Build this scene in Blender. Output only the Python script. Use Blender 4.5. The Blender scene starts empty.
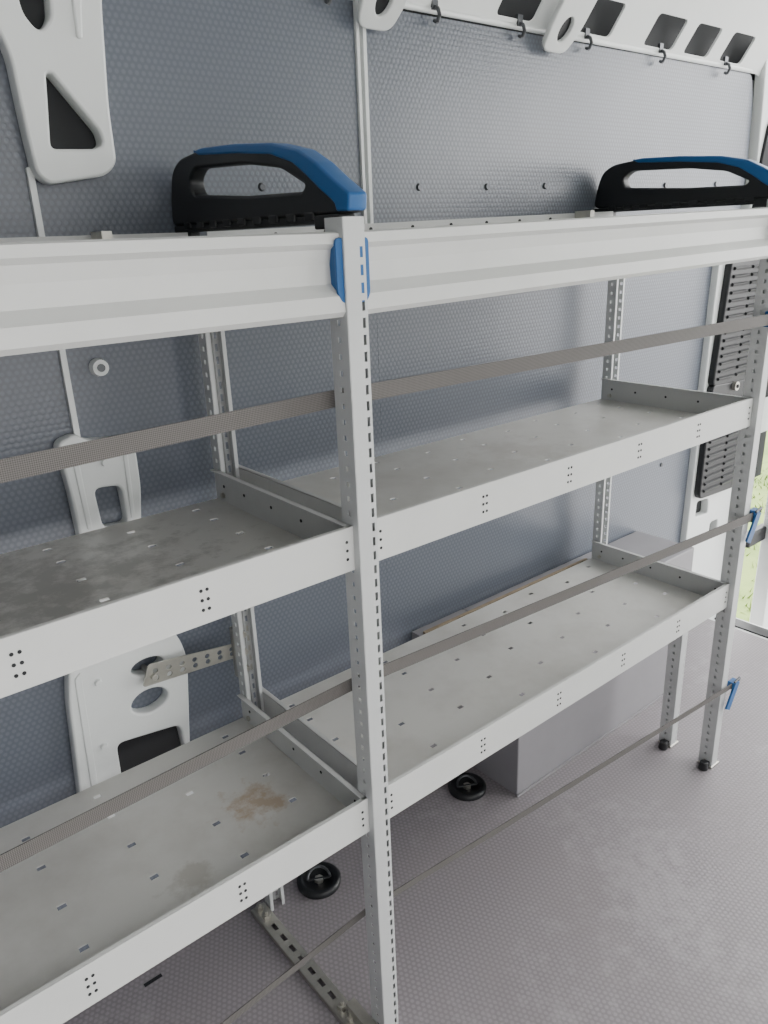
import bpy, math, random
from mathutils import Matrix, Vector
random.seed(4)
COL=bpy.context.collection
# ------------------------------------------------------------------ materials
def lin(c):
    return tuple(((v/255)/12.92 if v/255<=.04045 else ((v/255+.055)/1.055)**2.4) for v in c)+(1,)
class NT:
    def __init__(s,name):
        s.m=bpy.data.materials.new(name); s.m.use_nodes=True; s.t=s.m.node_tree; s.n=s.t.nodes; s.b=s.n["Principled BSDF"]
    def new(s,t,**k):
        n=s.n.new(t)
        for a,v in k.items(): setattr(n,a,v)
        return n
    def link(s,a,b): s.t.links.new(a,b)
    def math(s,op,a,b=None,c=None):
        n=s.n.new("ShaderNodeMath"); n.operation=op
        for i,v in enumerate((a,b,c)):
            if v is None: continue
            if isinstance(v,(int,float)): n.inputs[i].default_value=v
            else: s.link(v,n.inputs[i])
        return n.outputs[0]
def paint(name,c,rough=.45,metal=0,dirt=.12,dirtcol=None,scale=9,bump=.03,spec=.5,spots=None):
    t=NT(name); b=t.b; b.inputs["Roughness"].default_value=rough; b.inputs["Metallic"].default_value=metal
    b.inputs["Specular IOR Level"].default_value=spec
    tc=t.new("ShaderNodeTexCoord"); no=t.new("ShaderNodeTexNoise"); no.inputs["Scale"].default_value=scale; no.inputs["Detail"].default_value=7; no.inputs["Roughness"].default_value=.65
    t.link(tc.outputs["Object"],no.inputs["Vector"])
    mx=t.new("ShaderNodeMix",data_type='RGBA'); mx.inputs[6].default_value=lin(c)
    dc=dirtcol or tuple(v*.72 for v in c); mx.inputs[7].default_value=lin(dc)
    f=t.new("ShaderNodeMapRange"); f.inputs[1].default_value=.45; f.inputs[2].default_value=.8; f.inputs[4].default_value=dirt*3
    t.link(no.outputs[0],f.inputs[0]); t.link(f.outputs[0],mx.inputs[0]); col=mx.outputs[2]
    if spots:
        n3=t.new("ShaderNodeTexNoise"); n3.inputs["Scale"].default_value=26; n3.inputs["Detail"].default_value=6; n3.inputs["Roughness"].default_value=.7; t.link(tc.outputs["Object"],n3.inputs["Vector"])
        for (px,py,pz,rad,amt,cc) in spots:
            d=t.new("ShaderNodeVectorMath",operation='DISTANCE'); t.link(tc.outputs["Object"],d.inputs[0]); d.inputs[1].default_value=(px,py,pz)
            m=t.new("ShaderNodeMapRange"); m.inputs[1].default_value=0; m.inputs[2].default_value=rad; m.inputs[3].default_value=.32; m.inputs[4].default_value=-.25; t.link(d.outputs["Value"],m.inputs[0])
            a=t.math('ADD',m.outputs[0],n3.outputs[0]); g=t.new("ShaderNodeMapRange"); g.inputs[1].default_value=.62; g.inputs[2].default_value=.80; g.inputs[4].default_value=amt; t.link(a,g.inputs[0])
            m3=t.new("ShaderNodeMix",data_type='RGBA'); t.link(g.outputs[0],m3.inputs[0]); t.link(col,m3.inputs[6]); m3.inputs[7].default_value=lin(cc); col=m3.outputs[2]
    t.link(col,b.inputs["Base Color"])
    if bump:
        n2=t.new("ShaderNodeTexNoise"); n2.inputs["Scale"].default_value=400; t.link(tc.outputs["Object"],n2.inputs["Vector"])
        bp=t.new("ShaderNodeBump"); bp.inputs["Strength"].default_value=bump; bp.inputs["Distance"].default_value=.001
        t.link(n2.outputs[0],bp.inputs["Height"]); t.link(bp.outputs[0],b.inputs["Normal"])
    return t.m
def hexboard(name,c,groove,uv,pitch,rough,bump,stain=None,amt=.5,spots=None,spec=.5):
    t=NT(name); b=t.b; b.inputs["Specular IOR Level"].default_value=spec
    tc=t.new("ShaderNodeTexCoord"); sp=t.new("ShaderNodeSeparateXYZ"); t.link(tc.outputs["Object"],sp.inputs[0])
    u,v=sp.outputs[uv[0]],sp.outputs[uv[1]]; k=2*math.pi/pitch
    a1=t.math('COSINE',t.math('MULTIPLY',v,k))
    uu=t.math('MULTIPLY',u,k*.866); vv=t.math('MULTIPLY',v,k*.5)
    a2=t.math('COSINE',t.math('ADD',uu,vv)); a3=t.math('COSINE',t.math('SUBTRACT',uu,vv))
    s=t.math('ADD',t.math('ADD',a1,a2),a3)
    h=t.new("ShaderNodeMapRange",interpolation_type='SMOOTHSTEP'); h.inputs[1].default_value=-1.5; h.inputs[2].default_value=1.8; t.link(s,h.inputs[0])
    mx=t.new("ShaderNodeMix",data_type='RGBA'); mx.inputs[6].default_value=lin(groove); mx.inputs[7].default_value=lin(c); t.link(h.outputs[0],mx.inputs[0])
    no=t.new("ShaderNodeTexNoise"); no.inputs["Scale"].default_value=3.2; no.inputs["Detail"].default_value=8; no.inputs["Roughness"].default_value=.7; t.link(tc.outputs["Object"],no.inputs["Vector"])
    f=t.new("ShaderNodeMapRange"); f.inputs[1].default_value=.45; f.inputs[2].default_value=.72; f.inputs[4].default_value=amt; t.link(no.outputs[0],f.inputs[0])
    m2=t.new("ShaderNodeMix",data_type='RGBA'); t.link(f.outputs[0],m2.inputs[0]); t.link(mx.outputs[2],m2.inputs[6]); m2.inputs[7].default_value=lin(stain or groove)
    col=m2.outputs[2]
    if spots:
        n3=t.new("ShaderNodeTexNoise"); n3.inputs["Scale"].default_value=22; n3.inputs["Detail"].default_value=7; n3.inputs["Roughness"].default_value=.75; t.link(tc.outputs["Object"],n3.inputs["Vector"])
        n4=t.new("ShaderNodeTexNoise"); n4.inputs["Scale"].default_value=2.3; n4.inputs["Detail"].default_value=2; t.link(tc.outputs["Object"],n4.inputs["Vector"])
        q=t.math('MULTIPLY',n3.outputs[0],n4.outputs[0]); g=t.new("ShaderNodeMapRange"); g.inputs[1].default_value=.28; g.inputs[2].default_value=.38; g.inputs[4].default_value=.34; t.link(q,g.inputs[0])
        m3=t.new("ShaderNodeMix",data_type='RGBA'); t.link(g.outputs[0],m3.inputs[0]); t.link(col,m3.inputs[6]); m3.inputs[7].default_value=lin(spots); col=m3.outputs[2]
    t.link(col,b.inputs["Base Color"])
    r=t.new("ShaderNodeMapRange"); r.inputs[3].default_value=rough-.06; r.inputs[4].default_value=rough+.12; t.link(no.outputs[0],r.inputs[0]); t.link(r.outputs[0],b.inputs["Roughness"])
    bp=t.new("ShaderNodeBump"); bp.inputs["Strength"].default_value=bump; bp.inputs["Distance"].default_value=.0007; t.link(h.outputs[0],bp.inputs["Height"]); t.link(bp.outputs[0],b.inputs["Normal"])
    return t.m
M_SHELF=paint("shelf_grey_paint",(194,195,194),.42,0,.08)
M_LIP=paint("shelf_lip_paint",(202,203,201),.4,0,.04)
M_DECK=paint("deck_worn_shaded_paint",(200,199,195),.34,0,.16,(150,145,136),7,spots=[(-.12,.16,.457,.14,.6,(156,124,82)),(-.26,.08,.457,.10,.40,(134,126,112)),(.55,.2,.888,.3,.3,(156,148,138)),(-.35,.2,.888,.6,.5,(112,110,107))])  # wear spots; the last, large one paints shade onto the mid left deck
M_ALU=paint("upright_aluminium",(194,196,196),.38,.1,.05)
M_ZINC=paint("zinc_steel",(190,188,180),.35,.8,.1,None,60)
M_BODY=paint("van_body_white",(226,229,228),.33,0,.03)
M_BLACK=paint("black_plastic",(24,26,29),.45,0,.05)
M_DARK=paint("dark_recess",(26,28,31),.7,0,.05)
M_BLUE=paint("blue_plastic",(16,84,142),.42,0,.04)
M_SCREW=paint("screw_steel",(90,92,95),.35,.7,.05)
M_WALL=hexboard("hex_board_grey_blue",(101,107,118),(88,94,104),(0,2),.0086,.31,.27,(92,97,107),.45,None,.65)
M_FLOOR=hexboard("hex_floor_board",(144,138,142),(127,122,126),(0,1),.0090,.44,.32,(132,125,127),.5,(170,166,169),.5)
M_BOX=paint("wheel_box_laminate",(138,136,140),.5,0,.06)
M_CEIL=paint("roof_lining",(215,218,216),.6,0,.05)
M_GRASS=paint("grass",(138,158,88),.9,0,.3,(96,122,58),3,0)
M_BOUNCE=paint("bounce_paving",(184,182,180),.9,0,.2,None,5,0)
M_WOOD=paint("plywood_edge",(150,135,112),.7,0,.2,(100,85,65),30)
M_PAPER=paint("bulkhead_grey",(104,107,114),.6,0,.08)
def strapmat():
    t=NT("woven_strap"); b=t.b; b.inputs["Roughness"].default_value=.7
    tc=t.new("ShaderNodeTexCoord"); sp=t.new("ShaderNodeSeparateXYZ"); t.link(tc.outputs["Object"],sp.inputs[0])
    s=t.math('SINE',t.math('MULTIPLY',t.math('ADD',sp.outputs[0],sp.outputs[2]),1500)); s2=t.math('SINE',t.math('MULTIPLY',t.math('SUBTRACT',sp.outputs[0],sp.outputs[2]),1500))
    h=t.math('MULTIPLY',s,s2)
    mx=t.new("ShaderNodeMix",data_type='RGBA'); mx.inputs[6].default_value=lin((50,48,47)); mx.inputs[7].default_value=lin((116,112,109)); t.link(t.math('MULTIPLY_ADD',h,.5,.5),mx.inputs[0]); t.link(mx.outputs[2],b.inputs["Base Color"])
    return t.m
M_STRAP=strapmat()
# ------------------------------------------------------------------ mesh helpers
def empty(name,loc=(0,0,0)):
    e=bpy.data.objects.new(name,None); COL.objects.link(e); e.empty_display_size=.05; return e
class MB:
    def __init__(s): s.v=[];s.f=[];s.mi=[];s.mats=[]
    def mat(s,m):
        if m not in s.mats: s.mats.append(m)
        return s.mats.index(m)
    def poly(s,pts,m):
        b=len(s.v); s.v+= [tuple(p) for p in pts]; s.f.append(list(range(b,b+len(pts)))); s.mi.append(s.mat(m))
    def box(s,a,b,m,rot=None):
        x0,y0,z0=a;x1,y1,z1=b
        P=[(x0,y0,z0),(x1,y0,z0),(x1,y1,z0),(x0,y1,z0),(x0,y0,z1),(x1,y0,z1),(x1,y1,z1),(x0,y1,z1)]
        if rot:
            c=Vector(((x0+x1)/2,(y0+y1)/2,(z0+z1)/2)); P=[tuple(rot@(Vector(p)-c)+c) for p in P]
        n=len(s.v); s.v+=P; i=s.mat(m)
        for q in ((0,3,2,1),(4,5,6,7),(0,1,5,4),(1,2,6,5),(2,3,7,6),(3,0,4,7)):
            s.f.append([n+k for k in q]); s.mi.append(i)
    def cyl(s,p0,p1,r,m,n=14,r1=None):
        p0=Vector(p0);p1=Vector(p1);d=(p1-p0).normalized(); a=d.orthogonal().normalized(); b=d.cross(a); r1=r if r1 is None else r1
        base=len(s.v); i=s.mat(m)
        for k in range(n):
            t=2*math.pi*k/n; s.v.append(tuple(p0+(a*math.cos(t)+b*math.sin(t))*r))
        for k in range(n):
            t=2*math.pi*k/n; s.v.append(tuple(p1+(a*math.cos(t)+b*math.sin(t))*r1))
        for k in range(n):
            k2=(k+1)%n; s.f.append([base+k,base+k2,base+n+k2,base+n+k]); s.mi.append(i)
        s.f.append([base+k for k in range(n)][::-1]); s.mi.append(i); s.f.append([base+n+k for k in range(n)]); s.mi.append(i)
    def tube(s,pts,r,m,n=8,closed=False):
        for k in range(len(pts)-1+(1 if closed else 0)): s.cyl(pts[k],pts[(k+1)%len(pts)],r,m,n)
    def sheet(s,O,U,V,W,H,holes,m):
        O=Vector(O);U=Vector(U);V=Vector(V)
        us=sorted({0,W}|{round(h[0],5) for h in holes}|{round(h[1],5) for h in holes}); vs=sorted({0,H}|{round(h[2],5) for h in holes}|{round(h[3],5) for h in holes})
        base=len(s.v); i=s.mat(m)
        for v in vs:
            for u in us: s.v.append(tuple(O+U*u+V*v))
        nu=len(us)
        for b in range(len(vs)-1):
            for a in range(nu-1):
                cu=(us[a]+us[a+1])/2; cv=(vs[b]+vs[b+1])/2
                if any(h[0]<cu<h[1] and h[2]<cv<h[3] for h in holes): continue
                s.f.append([base+b*nu+a,base+b*nu+a+1,base+(b+1)*nu+a+1,base+(b+1)*nu+a]); s.mi.append(i)
    def lift(s,x0,x1,dz):
        s.v=[(x,y,z+dz*min(1,max(0,(x-x0)/(x1-x0)))) for x,y,z in s.v]
    def obj(s,name,parent=None,solid=0,bevel=0,smooth=False,off=0):
        me=bpy.data.meshes.new(name); me.from_pydata(s.v,[],s.f)
        for m in s.mats: me.materials.append(m)
        for p,i in zip(me.polygons,s.mi): p.material_index=i; p.use_smooth=smooth
        me.update(); o=bpy.data.objects.new(name,me); COL.objects.link(o)
        if parent: o.parent=parent
        if solid:
            md=o.modifiers.new("s",'SOLIDIFY'); md.thickness=solid; md.offset=off
        if bevel:
            md=o.modifiers.new("b",'BEVEL'); md.width=bevel; md.segments=2; md.limit_method='ANGLE'
        return o
def rnd(pts,r,n=5):
    out=[];N=len(pts)
    for i in range(N):
        p=Vector(pts[i]); a=Vector(pts[i-1]); b=Vector(pts[(i+1)%N])
        rr=min(r,(a-p).length*.45,(b-p).length*.45)
        q0=p+(a-p).normalized()*rr; q1=p+(b-p).normalized()*rr
        for k in range(n+1):
            t=k/n; out.append(tuple((q0*(1-t)**2+p*2*t*(1-t)+q1*t*t)))
    return out
def rect(x0,x1,y0,y1): return [(x0,y0),(x1,y0),(x1,y1),(x0,y1)]
def oval(cx,cy,rx,ry,n=24): return [(cx+rx*math.cos(2*math.pi*k/n),cy+ry*math.sin(2*math.pi*k/n)) for k in range(n)]
def WALLM(y): return Matrix(((1,0,0,0),(0,0,-1,y),(0,1,0,0),(0,0,0,1)))
def SIDEM(x,dz=0): return Matrix(((0,0,1,x),(1,0,0,0),(0,1,0,dz),(0,0,0,1)))
def plate(name,loops,th,M,mat,bevel=.001,parent=None):
    cu=bpy.data.curves.new(name,'CURVE'); cu.dimensions='2D'; cu.fill_mode='BOTH'; cu.extrude=max(th/2-bevel,0); cu.bevel_depth=bevel; cu.bevel_resolution=2; cu.offset=-bevel
    for l in loops:
        sp=cu.splines.new('POLY'); sp.points.add(len(l)-1)
        for i,p in enumerate(l): sp.points[i].co=(p[0],p[1],0,1)
        sp.use_cyclic_u=True
    o=bpy.data.objects.new(name,cu); COL.objects.link(o); bpy.context.view_layer.update()
    dg=bpy.context.evaluated_depsgraph_get(); me=bpy.data.meshes.new_from_object(o.evaluated_get(dg)); bpy.data.objects.remove(o)
    me.transform(M); me.materials.clear(); me.materials.append(mat)
    for p in me.polygons: p.material_index=0
    o=bpy.data.objects.new(name,me); COL.objects.link(o)
    if parent: o.parent=parent
    return o
# ------------------------------------------------------------------ dimensions
D=.375; L=1.05; ZL=.509; ZM=.940; LH=.061; ZT=1.297; YW=.43
# ------------------------------------------------------------------ room shell
b=MB(); b.box((-1.35,-1.3,-.03),(1.78,.47,0),M_FLOOR); floor=b.obj("floor")
b=MB()
b.box((1.78,-1.25,-.06),(1.86,.40,-.002),M_BODY); b.box((1.795,-1.2,-.003),(1.845,.38,.003),M_BLACK); b.obj("trim_1")
wl=MB(); wl.box((-1.35,.455,-.03),(1.90,.47,1.95),M_BODY); wall=wl.obj("wall_left")
left_poly=[(-1.33,.0),(.3868,.0),(.3868,1.22),(.362,1.22),(.362,1.662),(-1.33,1.662)]
plate("panel_front",[left_poly],.006,WALLM(YW+.004),M_WALL,.0002,wall)
rp=[(.387,.0),(1.60,.0),(1.605,.30),(1.612,.6),(1.622,.9),(1.64,1.19),(1.70,1.235),(1.755,1.31),(1.765,1.45),(1.757,1.60),(1.735,1.668),(.387,1.660)]
plate("panel_rear",[rnd(rp,.002)[:6]+rnd(rp,.02)[6:-6]+rnd(rp,.002)[-6:]],.006,WALLM(YW+.004),M_WALL,.0002,wall)
plate("seam_strip",[rect(.360,.390,1.22,1.68)],.006,WALLM(YW+.0105),M_BODY,.0006,wall)
b=MB(); b.box((.363,YW-.004,1.22),(.369,YW+.006,1.68),M_BODY); b.box((.377,YW-.004,1.22),(.384,YW+.006,1.68),M_BODY); b.obj("seam_ribs",wall)
b=MB()
for X,Z in [(.155,1.373),(.502,1.375),(.69,1.377),(.874,1.38),(1.10,1.382),(1.35,1.385),(1.6,1.39),(1.3,.85),(1.45,.62)]:
    b.cyl((X,YW+.002,Z),(X,YW-.003,Z),.0075,M_SCREW,16,.005)
b.cyl((-.158,YW,1.12),(-.158,YW-.012,1.12),.014,M_BODY,20,.012); b.cyl((-.158,YW-.012,1.12),(-.158,YW-.014,1.12),.006,M_SCREW)
b.obj("panel_screws",wall)
# upper front pillar
outer=[(-.36,1.80),(-.055,1.80),(-.066,1.68),(-.083,1.60),(-.094,1.47),(-.094,1.40),(-.112,1.384),(-.192,1.372),(-.207,1.386),(-.211,1.45),(-.214,1.53),(-.245,1.60),(-.36,1.68)]
tri=rnd([(-.172,1.505),(-.165,1.507),(-.112,1.440),(-.110,1.424),(-.122,1.418),(-.182,1.416)],.008)
ov=rnd([(-.196,1.630),(-.148,1.630),(-.154,1.570),(-.172,1.552),(-.188,1.570)],.010)
pil=plate("trim_2",[rnd(outer,.02),tri,ov],.03,WALLM(YW-.012),M_BODY,.004)
plate("pillar_dark_sheet",[rnd([(-.21,1.64),(-.10,1.64),(-.10,1.41),(-.19,1.405)],.01)],.002,WALLM(YW-.0005),M_DARK,.0003,pil)  # dark sheet paints the shade seen through the pillar cut-outs
plate("pillar_flange",[rnd([(-.212,1.395),(-.203,1.395),(-.203,.99),(-.212,.99)],.003)],.008,WALLM(YW-.002),M_BODY,.001,pil)
plate("pillar_rib",[rnd([(-.100,1.80),(-.082,1.80),(-.106,1.64),(-.118,1.55),(-.126,1.55),(-.124,1.64)],.01)],.008,WALLM(YW-.027),M_BODY,.003,pil)
# lower front pillar with cut-outs
lo=[(-.245,1.022),(-.215,1.030),(-.200,1.018),(-.150,1.012),(-.128,1.006),(-.128,.93),(-.138,.86),(-.142,.72),(-.10,.64),(-.092,.60),(-.112,.41),(-.108,.30),(-.32,.30),(-.312,.42),(-.30,.60),(-.29,.66),(-.255,.72),(-.235,.86),(-.238,.95)]
c1=rnd([(-.202,.942),(-.160,.938),(-.158,.872),(-.198,.876)],.012)
c2=oval(-.170,.548,.033,.022); c3=rnd([(-.238,.492),(-.124,.476),(-.116,.36),(-.240,.36)],.014); c4=oval(-.165,.615,.028,.014)
pl=plate("trim_3",[rnd(lo,.02),c1,c2,c3,c4],.026,WALLM(YW-.010),M_BODY,.004)
plate("pillar_dark_sheet",[rnd([(-.245,.50),(-.115,.50),(-.115,.35),(-.245,.35)],.01)],.002,WALLM(YW-.0005),M_BLACK,.0003,pl)  # black sheet standing in for the shade inside the large cut-out
plate("pillar_ridge",[rnd([(-.228,1.01),(-.218,1.01),(-.215,.88),(-.223,.88)],.004),rnd([(-.150,1.0),(-.142,1.0),(-.146,.88),(-.153,.88)],.004),rnd([(-.285,.64),(-.273,.65),(-.282,.40),(-.294,.40)],.004)],.005,WALLM(YW-.0225),M_BODY,.002,pl)
b=MB()
for X,Z in [(-.25,.62),(-.26,.50),(-.22,.66),(-.18,.98)]: b.cyl((X,YW-.02,Z),(X,YW-.029,Z),.007,M_BODY,16,.005)
b.obj("pillar_bolts",pl)
# ------------------------------------------------------------------ roof side rail with cut-outs
th=math.radians(24); c_,s_=math.cos(th),math.sin(th)
RM=Matrix(((1,0,0,0),(0,-s_,-c_,YW+.004),(0,c_,-s_,1.658),(0,0,0,1)))
loops=[rnd([(-1.33,0),(1.76,.012),(1.84,-.03),(1.90,-.15),(1.90,.30),(-1.33,.30)],.02)]
for cx,w in [(.765,.13),(1.02,.13),(1.265,.14),(1.43,.13),(1.60,.13),(.12,.13),(-.55,.13)]:
    loops.append(rnd([(cx-w/2,.026),(cx+w/2-.02,.026),(cx+w/2,.092),(cx-w/2+.02,.092)],.012))
rail=plate("trim_4",loops,.006,RM,M_BODY,.001)
b=MB(); 
b.box((-1.33,.445,1.66),(1.9,.452,1.90),M_DARK); b.obj("rail_shade_backing",rail)  # near-black sheet puts the shade behind the rail cut-outs into colour
b=MB(); b.tube([(-1.33,YW-.002,1.662),(1.72,YW-.002,1.674)],.006,M_BODY,10); b.obj("rail_rolled_edge",rail,smooth=True)
b=MB()
for X in (.54,.77,.986,1.27,1.572,.30,-.02):
    z=1.672+X*.004; y=YW-.008
    pts=[(X,y,z),(X,y-.010,z-.005),(X,y-.014,z-.016),(X,y-.008,z-.026),(X,y+.0,z-.022)]
    b.tube(pts,.0035,M_SCREW,8); b.box((X-.007,y-.003,z-.006),(X+.007,y+.004,z+.014),M_SCREW)
b.obj("roof_hooks",rail)
def bow(name,X,zb):
    e=empty(name)
    ln=.30; t2=math.radians(38); c2_,s2_=math.cos(t2),math.sin(t2)
    BM=Matrix(((1,0,0,X),(0,-s2_,-c2_,YW-.012),(0,c2_,-s2_,zb),(0,0,0,1)))
    plate("bow_face",[rnd([(-.040,0),(.032,0),(.046,.05),(.05,ln),(-.05,ln),(-.048,.05)],.02),oval(-.002,.046,.016,.024),rnd(rect(-.024,.024,.14,.24),.012)],.012,BM,M_BODY,.003,e)
    plate("bow_shade_sheet",[rnd(rect(-.036,.03,.012,ln),.01)],.002,BM@Matrix.Translation((0,0,-.0035)),M_BLACK,.0003,e)  # black sheet paints the shade inside the bow holes
    b=MB(); b.box((X-.05,-1.25,1.885),(X+.05,YW-.17,1.915),M_BODY); b.obj("bow_span",e,bevel=.006)
    return e
bow("trim_5",.395,1.622); bow("trim_6",.870,1.634)
b=MB(); 
b.box((-1.35,-1.3,1.93),(1.9,.35,1.95),M_CEIL); ceil=b.obj("ceiling")
b=MB(); b.poly([(-1.35,.305,1.90),(1.9,.305,1.90),(1.9,.20,1.93),(-1.35,.20,1.93)],M_CEIL); b.obj("roof_cove",ceil,solid=.004)
b=MB(); b.box((-1.37,-1.3,0),(-1.35,.45,1.93),M_PAPER); b.obj("wall_front")
b=MB(); b.box((-1.35,-1.32,0),(-1.1,-1.3,1.93),M_BODY); b.box((.55,-1.32,0),(1.9,-1.3,1.93),M_BODY); b.box((-1.1,-1.32,1.78),(.55,-1.3,1.93),M_BODY); b.obj("wall_right",bevel=.003)
# ------------------------------------------------------------------ rear corner pillar with louvred vents
dp=plate("trim_7",[rnd([(1.595,0),(1.87,0),(1.885,.6),(1.895,1.2),(1.92,1.75),(1.76,1.75),(1.775,1.60),(1.785,1.40),(1.765,1.28),(1.70,1.22),(1.63,1.19),(1.612,.6)],.02),
    rnd([(1.650,.458),(1.72,.452),(1.724,.400),(1.648,.406)],.012), rnd(rect(1.75,1.80,.30,.36),.012)],.030,WALLM(YW-.004),M_BODY,.004)
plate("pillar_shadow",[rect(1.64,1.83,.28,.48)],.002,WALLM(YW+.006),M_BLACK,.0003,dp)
plate("pillar_dark_sheet",[rnd([(1.745,1.20),(1.93,1.20),(1.93,1.60),(1.87,1.60),(1.815,1.55),(1.795,1.46),(1.785,1.34)],.02)],.010,WALLM(YW-.022),M_DARK,.002,dp)  # flat dark plate on the pillar face in place of a recess
plate("vent_upper",[rnd([(1.632,.83),(1.865,.82),(1.895,1.19),(1.665,1.20)],.02)],.022,WALLM(YW-.028),M_BLACK,.005,dp)
plate("vent_lower",[rnd([(1.622,.475),(1.845,.465),(1.858,.825),(1.632,.835)],.025)],.022,WALLM(YW-.028),M_BLACK,.005,dp)
b=MB(); rx=Matrix.Rotation(math.radians(28),3,'X')
for i in range(15):
    z=.85+i*.0225; o_=(z-.83)*.085
    for k in (0,1):
        x0=1.650+o_+k*.108; b.box((x0,YW-.045,z-.004),(x0+.090,YW-.036,z+.004),M_BLACK,rx)
for i in range(13):
    z=.50+i*.0225; o_=(z-.47)*.03
    for k in (0,1):
        x0=1.640+o_+k*.106; b.box((x0,YW-.045,z-.004),(x0+.090,YW-.036,z+.004),M_BLACK,rx)
b.obj("vent_louvres",dp,bevel=.001)
b=MB(); b.cyl((1.76,YW-.03,.815),(1.76,YW-.05,.815),.014,M_ZINC,20); b.cyl((1.76,YW-.05,.815),(1.76,YW-.053,.815),.006,M_DARK,12)
b.tube([(1.885,YW-.02,0),(1.898,YW-.02,.6),(1.910,YW-.02,1.2),(1.93,YW-.02,1.75)],.014,M_BLACK,10)
b.obj("pillar_seal",dp)
b=MB(); b.box((1.90,.40,.46),(2.05,.46,1.75),M_DARK); b.box((1.90,.395,.62),(2.05,.40,.74),M_BODY); b.obj("hinge_post",dp,bevel=.004)
# open rear door leaf
rd=empty("door_1")
plate("door_skin",[rnd([(2.02,-.18),(2.75,-.18),(2.75,1.7),(2.03,1.7)],.03),rnd(rect(2.08,2.14,.24,.33),.015),rnd(rect(2.08,2.15,.02,.10),.015),oval(2.11,.17,.02,.03),rnd(rect(2.12,2.35,.8,1.5),.03)],.05,WALLM(.335),M_BODY,.006,rd)
plate("door_inner",[rnd([(2.04,-.16),(2.73,-.16),(2.73,.7),(2.04,.7)],.03)],.01,WALLM(.35),M_DARK,.001,rd)
b=MB()
for z in (.24,.95): b.box((1.905,.345,z),(2.05,.375,z+.05),M_BLACK)
b.obj("door_hinges",rd,bevel=.006)
# ground outside
b=MB(); b.poly([(2.7,.1,-.6),(40,2,-.6),(40,25,-.6),(2.7,25,-.6)],M_GRASS); b.obj("lawn")
b=MB(); b.poly([(-25,-25,-.61),(40,-25,-.61),(40,25,-.61),(-25,25,-.61)],M_BOUNCE); b.obj("ground")  # unseen pale paving, added to bounce bright neutral light into the van
b=MB()
for i in range(1800):
    x=random.uniform(2.75,6.0); y=random.uniform(.3,1.9); h=random.uniform(.02,.05); a=random.uniform(0,6.28); dx,dy=.006*math.cos(a),.006*math.sin(a); lx,ly=random.uniform(-.03,.03),random.uniform(-.03,.03)
    b.poly([(x-dx,y-dy,-.6),(x+dx,y+dy,-.6),(x+lx,y+ly,-.6+h)],M_GRASS)
b.obj("grass_tufts")
# ------------------------------------------------------------------ shelving unit
rack=empty("shelving_unit")
def tray(name,x0,x1,zt,seed):
    b=MB(); W=x1-x0; zd=zt-.052
    holes=[]; n=9
    for i in range(n):
        cx=.055+i*(W-.11)/(n-1)
        rows=(.045,.125,.205,.285,.345) if i%2==0 else (.075,.16,.25,.325)
        for y in rows: holes.append((cx-.006,cx+.006,y-.0042,y+.0042))
    hs=[(round(a,5),round(c,5),round(d,5),round(e,5)) for a,c,d,e in holes]
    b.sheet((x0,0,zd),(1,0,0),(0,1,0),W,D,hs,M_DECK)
    b.sheet((x0,D,zd-.010),(1,0,0),(0,0,1),W,.010,[],M_SHELF)
    fo=b.obj(name,rack,solid=.0015)
    b=MB(); 
    b.box((x0,-.001,zt-LH),(x1,.0015,zt),M_LIP); b.box((x0,.0015,zt-.0015),(x1,.006,zt),M_LIP)
    for xx,s in ((x0,1),(x1,-1)):
        b.box((min(xx,xx+.0018*s),.0015,zt-LH),(max(xx,xx+.0018*s),D,zt),M_SHELF)
        b.box((min(xx,xx+.009*s),.0015,zt-.0015),(max(xx,xx+.009*s),D,zt),M_SHELF)
    b.obj("tray_lips",fo,bevel=.0005)
    b=MB()
    for i in range(6):
        cx=x0+.012+i*(W-.024)/5
        for dx in ((0,) if i in (0,5) else (-.0038,.0038)):
            for dz in (-.012,0,.012):
                b.cyl((cx+dx,-.0004,zt-.031+dz),(cx+dx,-.0016,zt-.031+dz),.0021,M_DARK,10)
    for xx,s in ((x0,1),(x1,-1)):
        for y in (.03,.12,.20,.28,.345):
            b.cyl((xx+.0016*s,y,zt-.024),(xx+.0026*s,y,zt-.024),.0026,M_DARK,10)
        for y in (.022,.35): b.cyl((xx+.001*s,y,zt-.04),(xx+.006*s,y,zt-.04),.005,M_ZINC,6)
    b.obj("lip_holes",fo)
    return fo
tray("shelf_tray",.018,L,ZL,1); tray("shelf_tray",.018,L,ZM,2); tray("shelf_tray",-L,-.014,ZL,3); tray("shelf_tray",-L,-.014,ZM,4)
def upright(name,x,y,z0,z1,flip=1,dp_=.034):
    b=MB(); H=z1-z0; yf=y; P=.02; n=int((H-.02)/P)
    yb=y+dp_*flip
    side=[(dp_*.42,dp_*.42+.006,round(.012+i*P,5),round(.019+i*P,5)) for i in range(n)]
    slots=[(.003,.0075,round(.008+i*P,5),round(.020+i*P,5)) for i in range(n)]
    b.sheet((x-.014,yf,z0),(1,0,0),(0,0,1),.021,H,[],M_ALU)
    b.sheet((x+.007,yf+.003*flip,z0),(1,0,0),(0,0,1),.011,H,slots,M_ALU)
    b.sheet((x+.007,yf,z0),(0,flip,0),(0,0,1),.003,H,[],M_ALU)
    b.sheet((x-.014,yf,z0),(0,flip,0),(0,0,1),dp_,H,side,M_ALU)
    b.sheet((x+.018,yf+.003*flip,z0),(0,flip,0),(0,0,1),dp_-.003,H,side,M_ALU)
    b.sheet((x-.014,yb,z0),(1,0,0),(0,0,1),.006,H,[],M_ALU); b.sheet((x+.012,yb,z0),(1,0,0),(0,0,1),.006,H,[],M_ALU)
    return b.obj(name,rack,solid=.0014)
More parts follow.
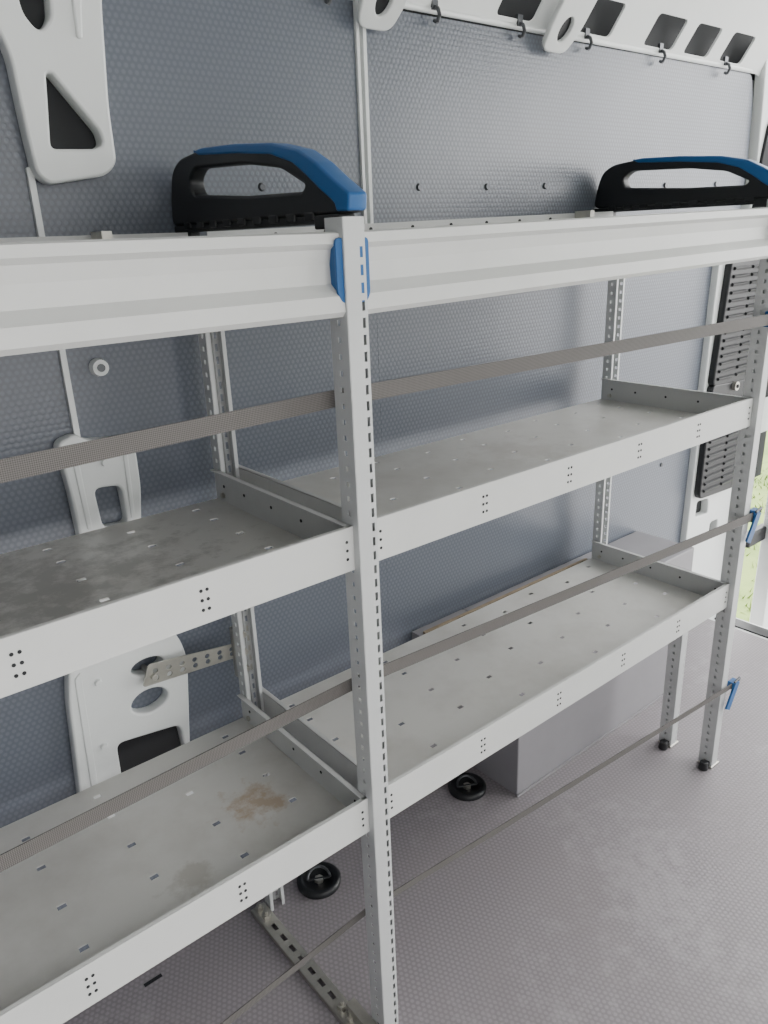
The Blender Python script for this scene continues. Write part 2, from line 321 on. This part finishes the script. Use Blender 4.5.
upright("upright_front",0,-.012,0,1.312); upright("upright_front",L+.016,-.012,0,1.330); upright("upright_front",-L-.02,-.012,0,1.312)
upright("upright_rear",0,D+.002,0,1.29,-1,.024); upright("upright_rear",L+.016,D+.002,.447,1.30,-1,.024); upright("upright_rear",-L-.02,D+.002,0,1.29,-1,.024)
upright("leg_short",L+.016,.100,0,ZL-LH)
# top rail tray
for x0,x1 in ((-L,-.014),(.018,L+.0)):
    b=MB(); prof=[(.004,1.297),(-.004,1.295),(-.005,1.284),(.004,1.278),(.008,1.262),(.007,1.240),(-.003,1.232),(-.009,1.227),(-.010,1.209),(-.004,1.203),(.012,1.203),(.012,1.297)]
    n=len(prof)
    for x in (x0,x1):
        for p in prof: b.v.append((x,p[0],p[1]))
    i=b.mat(M_LIP)
    for k in range(n):
        b.f.append([k,(k+1)%n,n+(k+1)%n,n+k]); b.mi.append(i)
    b.f.append(list(range(n))); b.mi.append(i); b.f.append(list(range(n,2*n))[::-1]); b.mi.append(i)
    b.lift(.018,L,.018)
    tr=b.obj("top_rail",rack)
    b=MB(); b.box((x0,.012,1.255),(x1,D,1.258),M_DECK); b.box((x0,D-.002,1.20),(x1,D,1.306),M_SHELF)
    for xx in (x0,x1-.002): b.box((xx,.012,1.205),(xx+.002,D,1.292),M_SHELF)
    b.lift(.018,L,.018)
    b.obj("top_tray",rack)
    b=MB()
    for i in range(9):
        X=x0+.12+i*(x1-x0-.15)/9
        b.cyl((X,D-.002,1.297),(X,D-.004,1.297),.003,M_DARK,10)
    b.box((x0+.86*(x1-x0),D-.045,1.258),(x0+.86*(x1-x0)+.014,D-.004,1.310),M_ZINC)
    b.lift(.018,L,.018)
    b.obj("top_fittings",rack)
# feet and floor rail
b=MB()
for X,Y in ((L+.016,-.012),(L+.016,.100)):
    b.box((X-.018,Y-.003,0),(X+.021,Y+.036,.005),M_ZINC); b.cyl((X-.030,Y+.012,.0),(X-.030,Y+.012,.022),.012,M_BLACK,16,.009); b.box((X-.030,Y+.004,.004),(X-.014,Y+.02,.018),M_BLACK)
b.obj("upright_feet",rack,bevel=.002)
hol=[(.011,.019,.03+i*.032,.048+i*.032) for i in range(9)]
b=MB(); b.sheet((-.048,.045,.010),(1,0,0),(0,1,0),.030,.33,hol,M_ZINC); b.sheet((-.048,.045,.001),(0,1,0),(0,0,1),.33,.009,[],M_ZINC); b.sheet((-.018,.045,.001),(0,1,0),(0,0,1),.33,.009,[],M_ZINC)
fr=b.obj("floor_rail",rack,solid=.0015)
b=MB()
for Y in (.06,.085,.34,.365): b.cyl((-.033,Y,.009),(-.033,Y,.019),.009,M_ZINC,6); b.cyl((-.033,Y,.019),(-.033,Y,.026),.004,M_ZINC,10)
b.box((-.034,-.008,0),(-.016,.07,.035),M_ZINC); b.obj("floor_rail_bolts",rack)
# perforated fixing strap to the wall
lp=[rnd([(-.185,.590),(-.17,.628),(.0,.604),(.012,.575)],.006)]
for i in range(7): 
    lp.append(oval(-.160+i*.024,.612-i*.0026,.0048,.0048,12)); lp.append(oval(-.160+i*.024,.598-i*.0018,.0048,.0048,12))
plate("wall_bracket",lp,.003,WALLM(.389),M_ZINC,.0004,rack)
b=MB(); b.box((-.014,.378,.54),(.020,.392,.64),M_ZINC); b.cyl((-.165,.43,.604),(-.165,.380,.604),.005,M_ZINC); 
for z in (.555,.59,.625): b.cyl((.003,.378,z),(.003,.370,z),.006,M_ZINC,6)
b.obj("bracket_clamp",rack,bevel=.001)
# blue end clip on centre upright
plate("rail_clip",[rnd([(-.024,1.290),(.024,1.290),(.024,1.228),(.019,1.218),(-.018,1.218),(-.024,1.230)],.006)],.004,WALLM(-.0075),M_BLUE,.001,rack)
plate("rail_clip_left",[rnd([(-.009,1.218),(.03,1.218),(.03,1.290),(-.009,1.290)],.006)],.006,SIDEM(-.018),M_BLUE,.002,rack)
# ------------------------------------------------------------------ carry handles on top
def handle(X,dz=0):
    e=empty("carry_handle")
    out=[(-.018,1.312),(-.020,1.328),(.010,1.345),(.040,1.364),(.075,1.381),(.13,1.394),(.22,1.402),(.33,1.407),(.385,1.402),(.412,1.388),(.425,1.355),(.432,1.312)]
    inn=rnd([(.336,1.386),(.20,1.380),(.115,1.368),(.064,1.346),(.072,1.339),(.20,1.342),(.350,1.352),(.358,1.372)],.010)
    plate("grip_body",[rnd(out,.015),inn],.024,SIDEM(X,dz),M_BLACK,.004,e)
    cap=[(-.020,1.314),(-.0225,1.332),(.008,1.3495),(.038,1.3685),(.074,1.3855),(.13,1.3975),(.22,1.4055),(.31,1.4095),(.335,1.408),(.32,1.401),(.22,1.394),(.135,1.385),(.088,1.372),(.060,1.356),(.036,1.340),(.018,1.330),(.006,1.322),(.004,1.314)]
    plate("grip_cap",[rnd(cap,.004)],.027,SIDEM(X,dz),M_BLUE,.003,e)
    b=MB()
    for i in range(9):
        y=.05+i*.040; b.box((X-.013,y,1.306+dz),(X+.013,y+.020,1.316+dz),M_BLACK)
    b.box((X-.012,.0,1.296+dz),(X+.012,.05,1.312+dz),M_BLACK); b.box((X-.010,.05,1.302+dz),(X+.010,.43,1.312+dz),M_BLACK)
    b.box((X-.008,.38,1.258),(X+.008,.425,1.303+dz),M_BLACK)
    b.obj("grip_base",e,bevel=.002)
    return e
handle(.002,.004); handle(L+.016,.020)
# ------------------------------------------------------------------ retaining straps
def strap(pts,w,clip):
    e=empty("retaining_strap"); b=MB(); fine=[]
    for k in range(len(pts)-1):
        for i in range(12):
            t=i/12; fine.append(Vector(pts[k])*(1-t)+Vector(pts[k+1])*t)
    fine.append(Vector(pts[-1]))
    for i in range(len(fine)-1):
        a,c=fine[i],fine[i+1]; s=Vector((0,0,w/2)); b.poly([a-s,c-s,c+s,a+s],M_STRAP)
    b.obj("webbing",e,solid=.0016)
    b=MB(); p=Vector(pts[-1])
    b.box((p.x-.012,p.y-.004,p.z-w*.7),(p.x+.014,p.y+.012,p.z+w*.7),M_BLUE if clip!=2 else M_DARK)
    if clip: b.box((p.x-.024,p.y-.007,p.z-.060),(p.x-.002,p.y-.002,p.z+.014),M_BLUE,Matrix.Rotation(.5,3,'Y')); b.tube([(p.x-.012,p.y-.005,p.z+.012),(p.x+.012,p.y-.006,p.z+.018),(p.x+.014,p.y,p.z)],.003,M_SCREW)
    b.obj("end_clip",e,bevel=.002)
strap([(-1.07,-.016,1.092),(0,.036,1.100),(1.052,-.018,1.103)],.022,0)
strap([(-1.07,-.016,.690),(0,.036,.683),(1.095,-.018,.668)],.020,1)
strap([(-1.07,-.016,.225),(0,.036,.252),(1.105,-.018,.224)],.013,1)
# ------------------------------------------------------------------ wheel-arch box
wb=empty("wheel_arch_box")
b=MB(); b.box((.615,.245,0),(1.345,.428,.440),M_BOX); b.obj("box_body",wb,bevel=.003)
b=MB(); b.box((.45,D+.006,.441),(1.04,D+.014,.456),M_WOOD); b.box((.45,.395,0),(.612,.428,.44),M_BOX)
b.box((.612,.240,0),(1.345,.2445,.006),M_BOX); b.obj("box_edge",wb,bevel=.0005)
# ------------------------------------------------------------------ lashing rings
def ring(X,Y):
    e=empty("lashing_ring"); b=MB()
    N=28
    prof=[(.046,.0005),(.047,.010),(.042,.015),(.035,.0145),(.030,.006),(.0,.004)]
    i=b.mat(M_BLACK)
    for k in range(N):
        t=2*math.pi*k/N
        for r,z in prof: b.v.append((X+r*math.cos(t),Y+r*math.sin(t),z))
    n=len(prof)
    for k in range(N):
        for j in range(n-1):
            k2=(k+1)%N; b.f.append([k*n+j,k*n+j+1,k2*n+j+1,k2*n+j]); b.mi.append(i)
    b.obj("dish",e,smooth=True)
    b=MB(); pts=[(X+.024*math.cos(math.pi*k/10-.5),Y+.024*math.sin(math.pi*k/10-.5),.010+.010*math.sin(math.pi*k/10)) for k in range(11)]
    b.tube(pts,.003,M_SCREW,8); b.cyl((X,Y,.004),(X,Y,.012),.010,M_ZINC,6); b.tube([pts[0],pts[-1]],.003,M_BLACK)
    b.obj("bail",e,smooth=False)
ring(.103,.350); ring(.545,.345)
b=MB(); b.box((-.280,.364,.0),(-.246,.371,.0012),M_DARK); 
for X,Y in ((1.4,-.1),(1.1,-.6)): b.cyl((X,Y,0),(X,Y,.0012),.005,M_SCREW,12)
b.obj("floor_fittings",floor)
# ------------------------------------------------------------------ light and camera
w=bpy.data.worlds.new("overcast"); bpy.context.scene.world=w; w.use_nodes=True
nt=w.node_tree; bg=nt.nodes["Background"]; bg.inputs[0].default_value=(1.0,.995,.985,1)
tc=nt.nodes.new("ShaderNodeTexCoord"); sp=nt.nodes.new("ShaderNodeSeparateXYZ"); nt.links.new(tc.outputs["Generated"],sp.inputs[0])
mr=nt.nodes.new("ShaderNodeMapRange"); mr.inputs[1].default_value=-.2; mr.inputs[2].default_value=1.0; mr.inputs[3].default_value=1.7; mr.inputs[4].default_value=9.0
nt.links.new(sp.outputs[0],mr.inputs[0]); nt.links.new(mr.outputs[0],bg.inputs[1])
sd=bpy.data.lights.new("sun","SUN"); sd.energy=10; sd.angle=.2; so=bpy.data.objects.new("sun",sd); COL.objects.link(so)
so.rotation_euler=Vector((.25,.75,1.0)).to_track_quat('Z','Y').to_euler()
R=[[0.76973,-0.24353,0.5901],[-0.63729,-0.23924,0.73255],[-0.03723,-0.93992,-0.33935]]; C=(-0.5607,-0.7437,1.2902)
cd=bpy.data.cameras.new("camera"); co=bpy.data.objects.new("camera",cd); COL.objects.link(co); bpy.context.scene.camera=co
cd.sensor_fit='VERTICAL'; cd.sensor_height=36; cd.lens=764.776*36/1024; cd.clip_start=.02
co.matrix_world=Matrix(((R[0][0],-R[0][1],-R[0][2],C[0]),(R[1][0],-R[1][1],-R[1][2],C[1]),(R[2][0],-R[2][1],-R[2][2],C[2]),(0,0,0,1)))
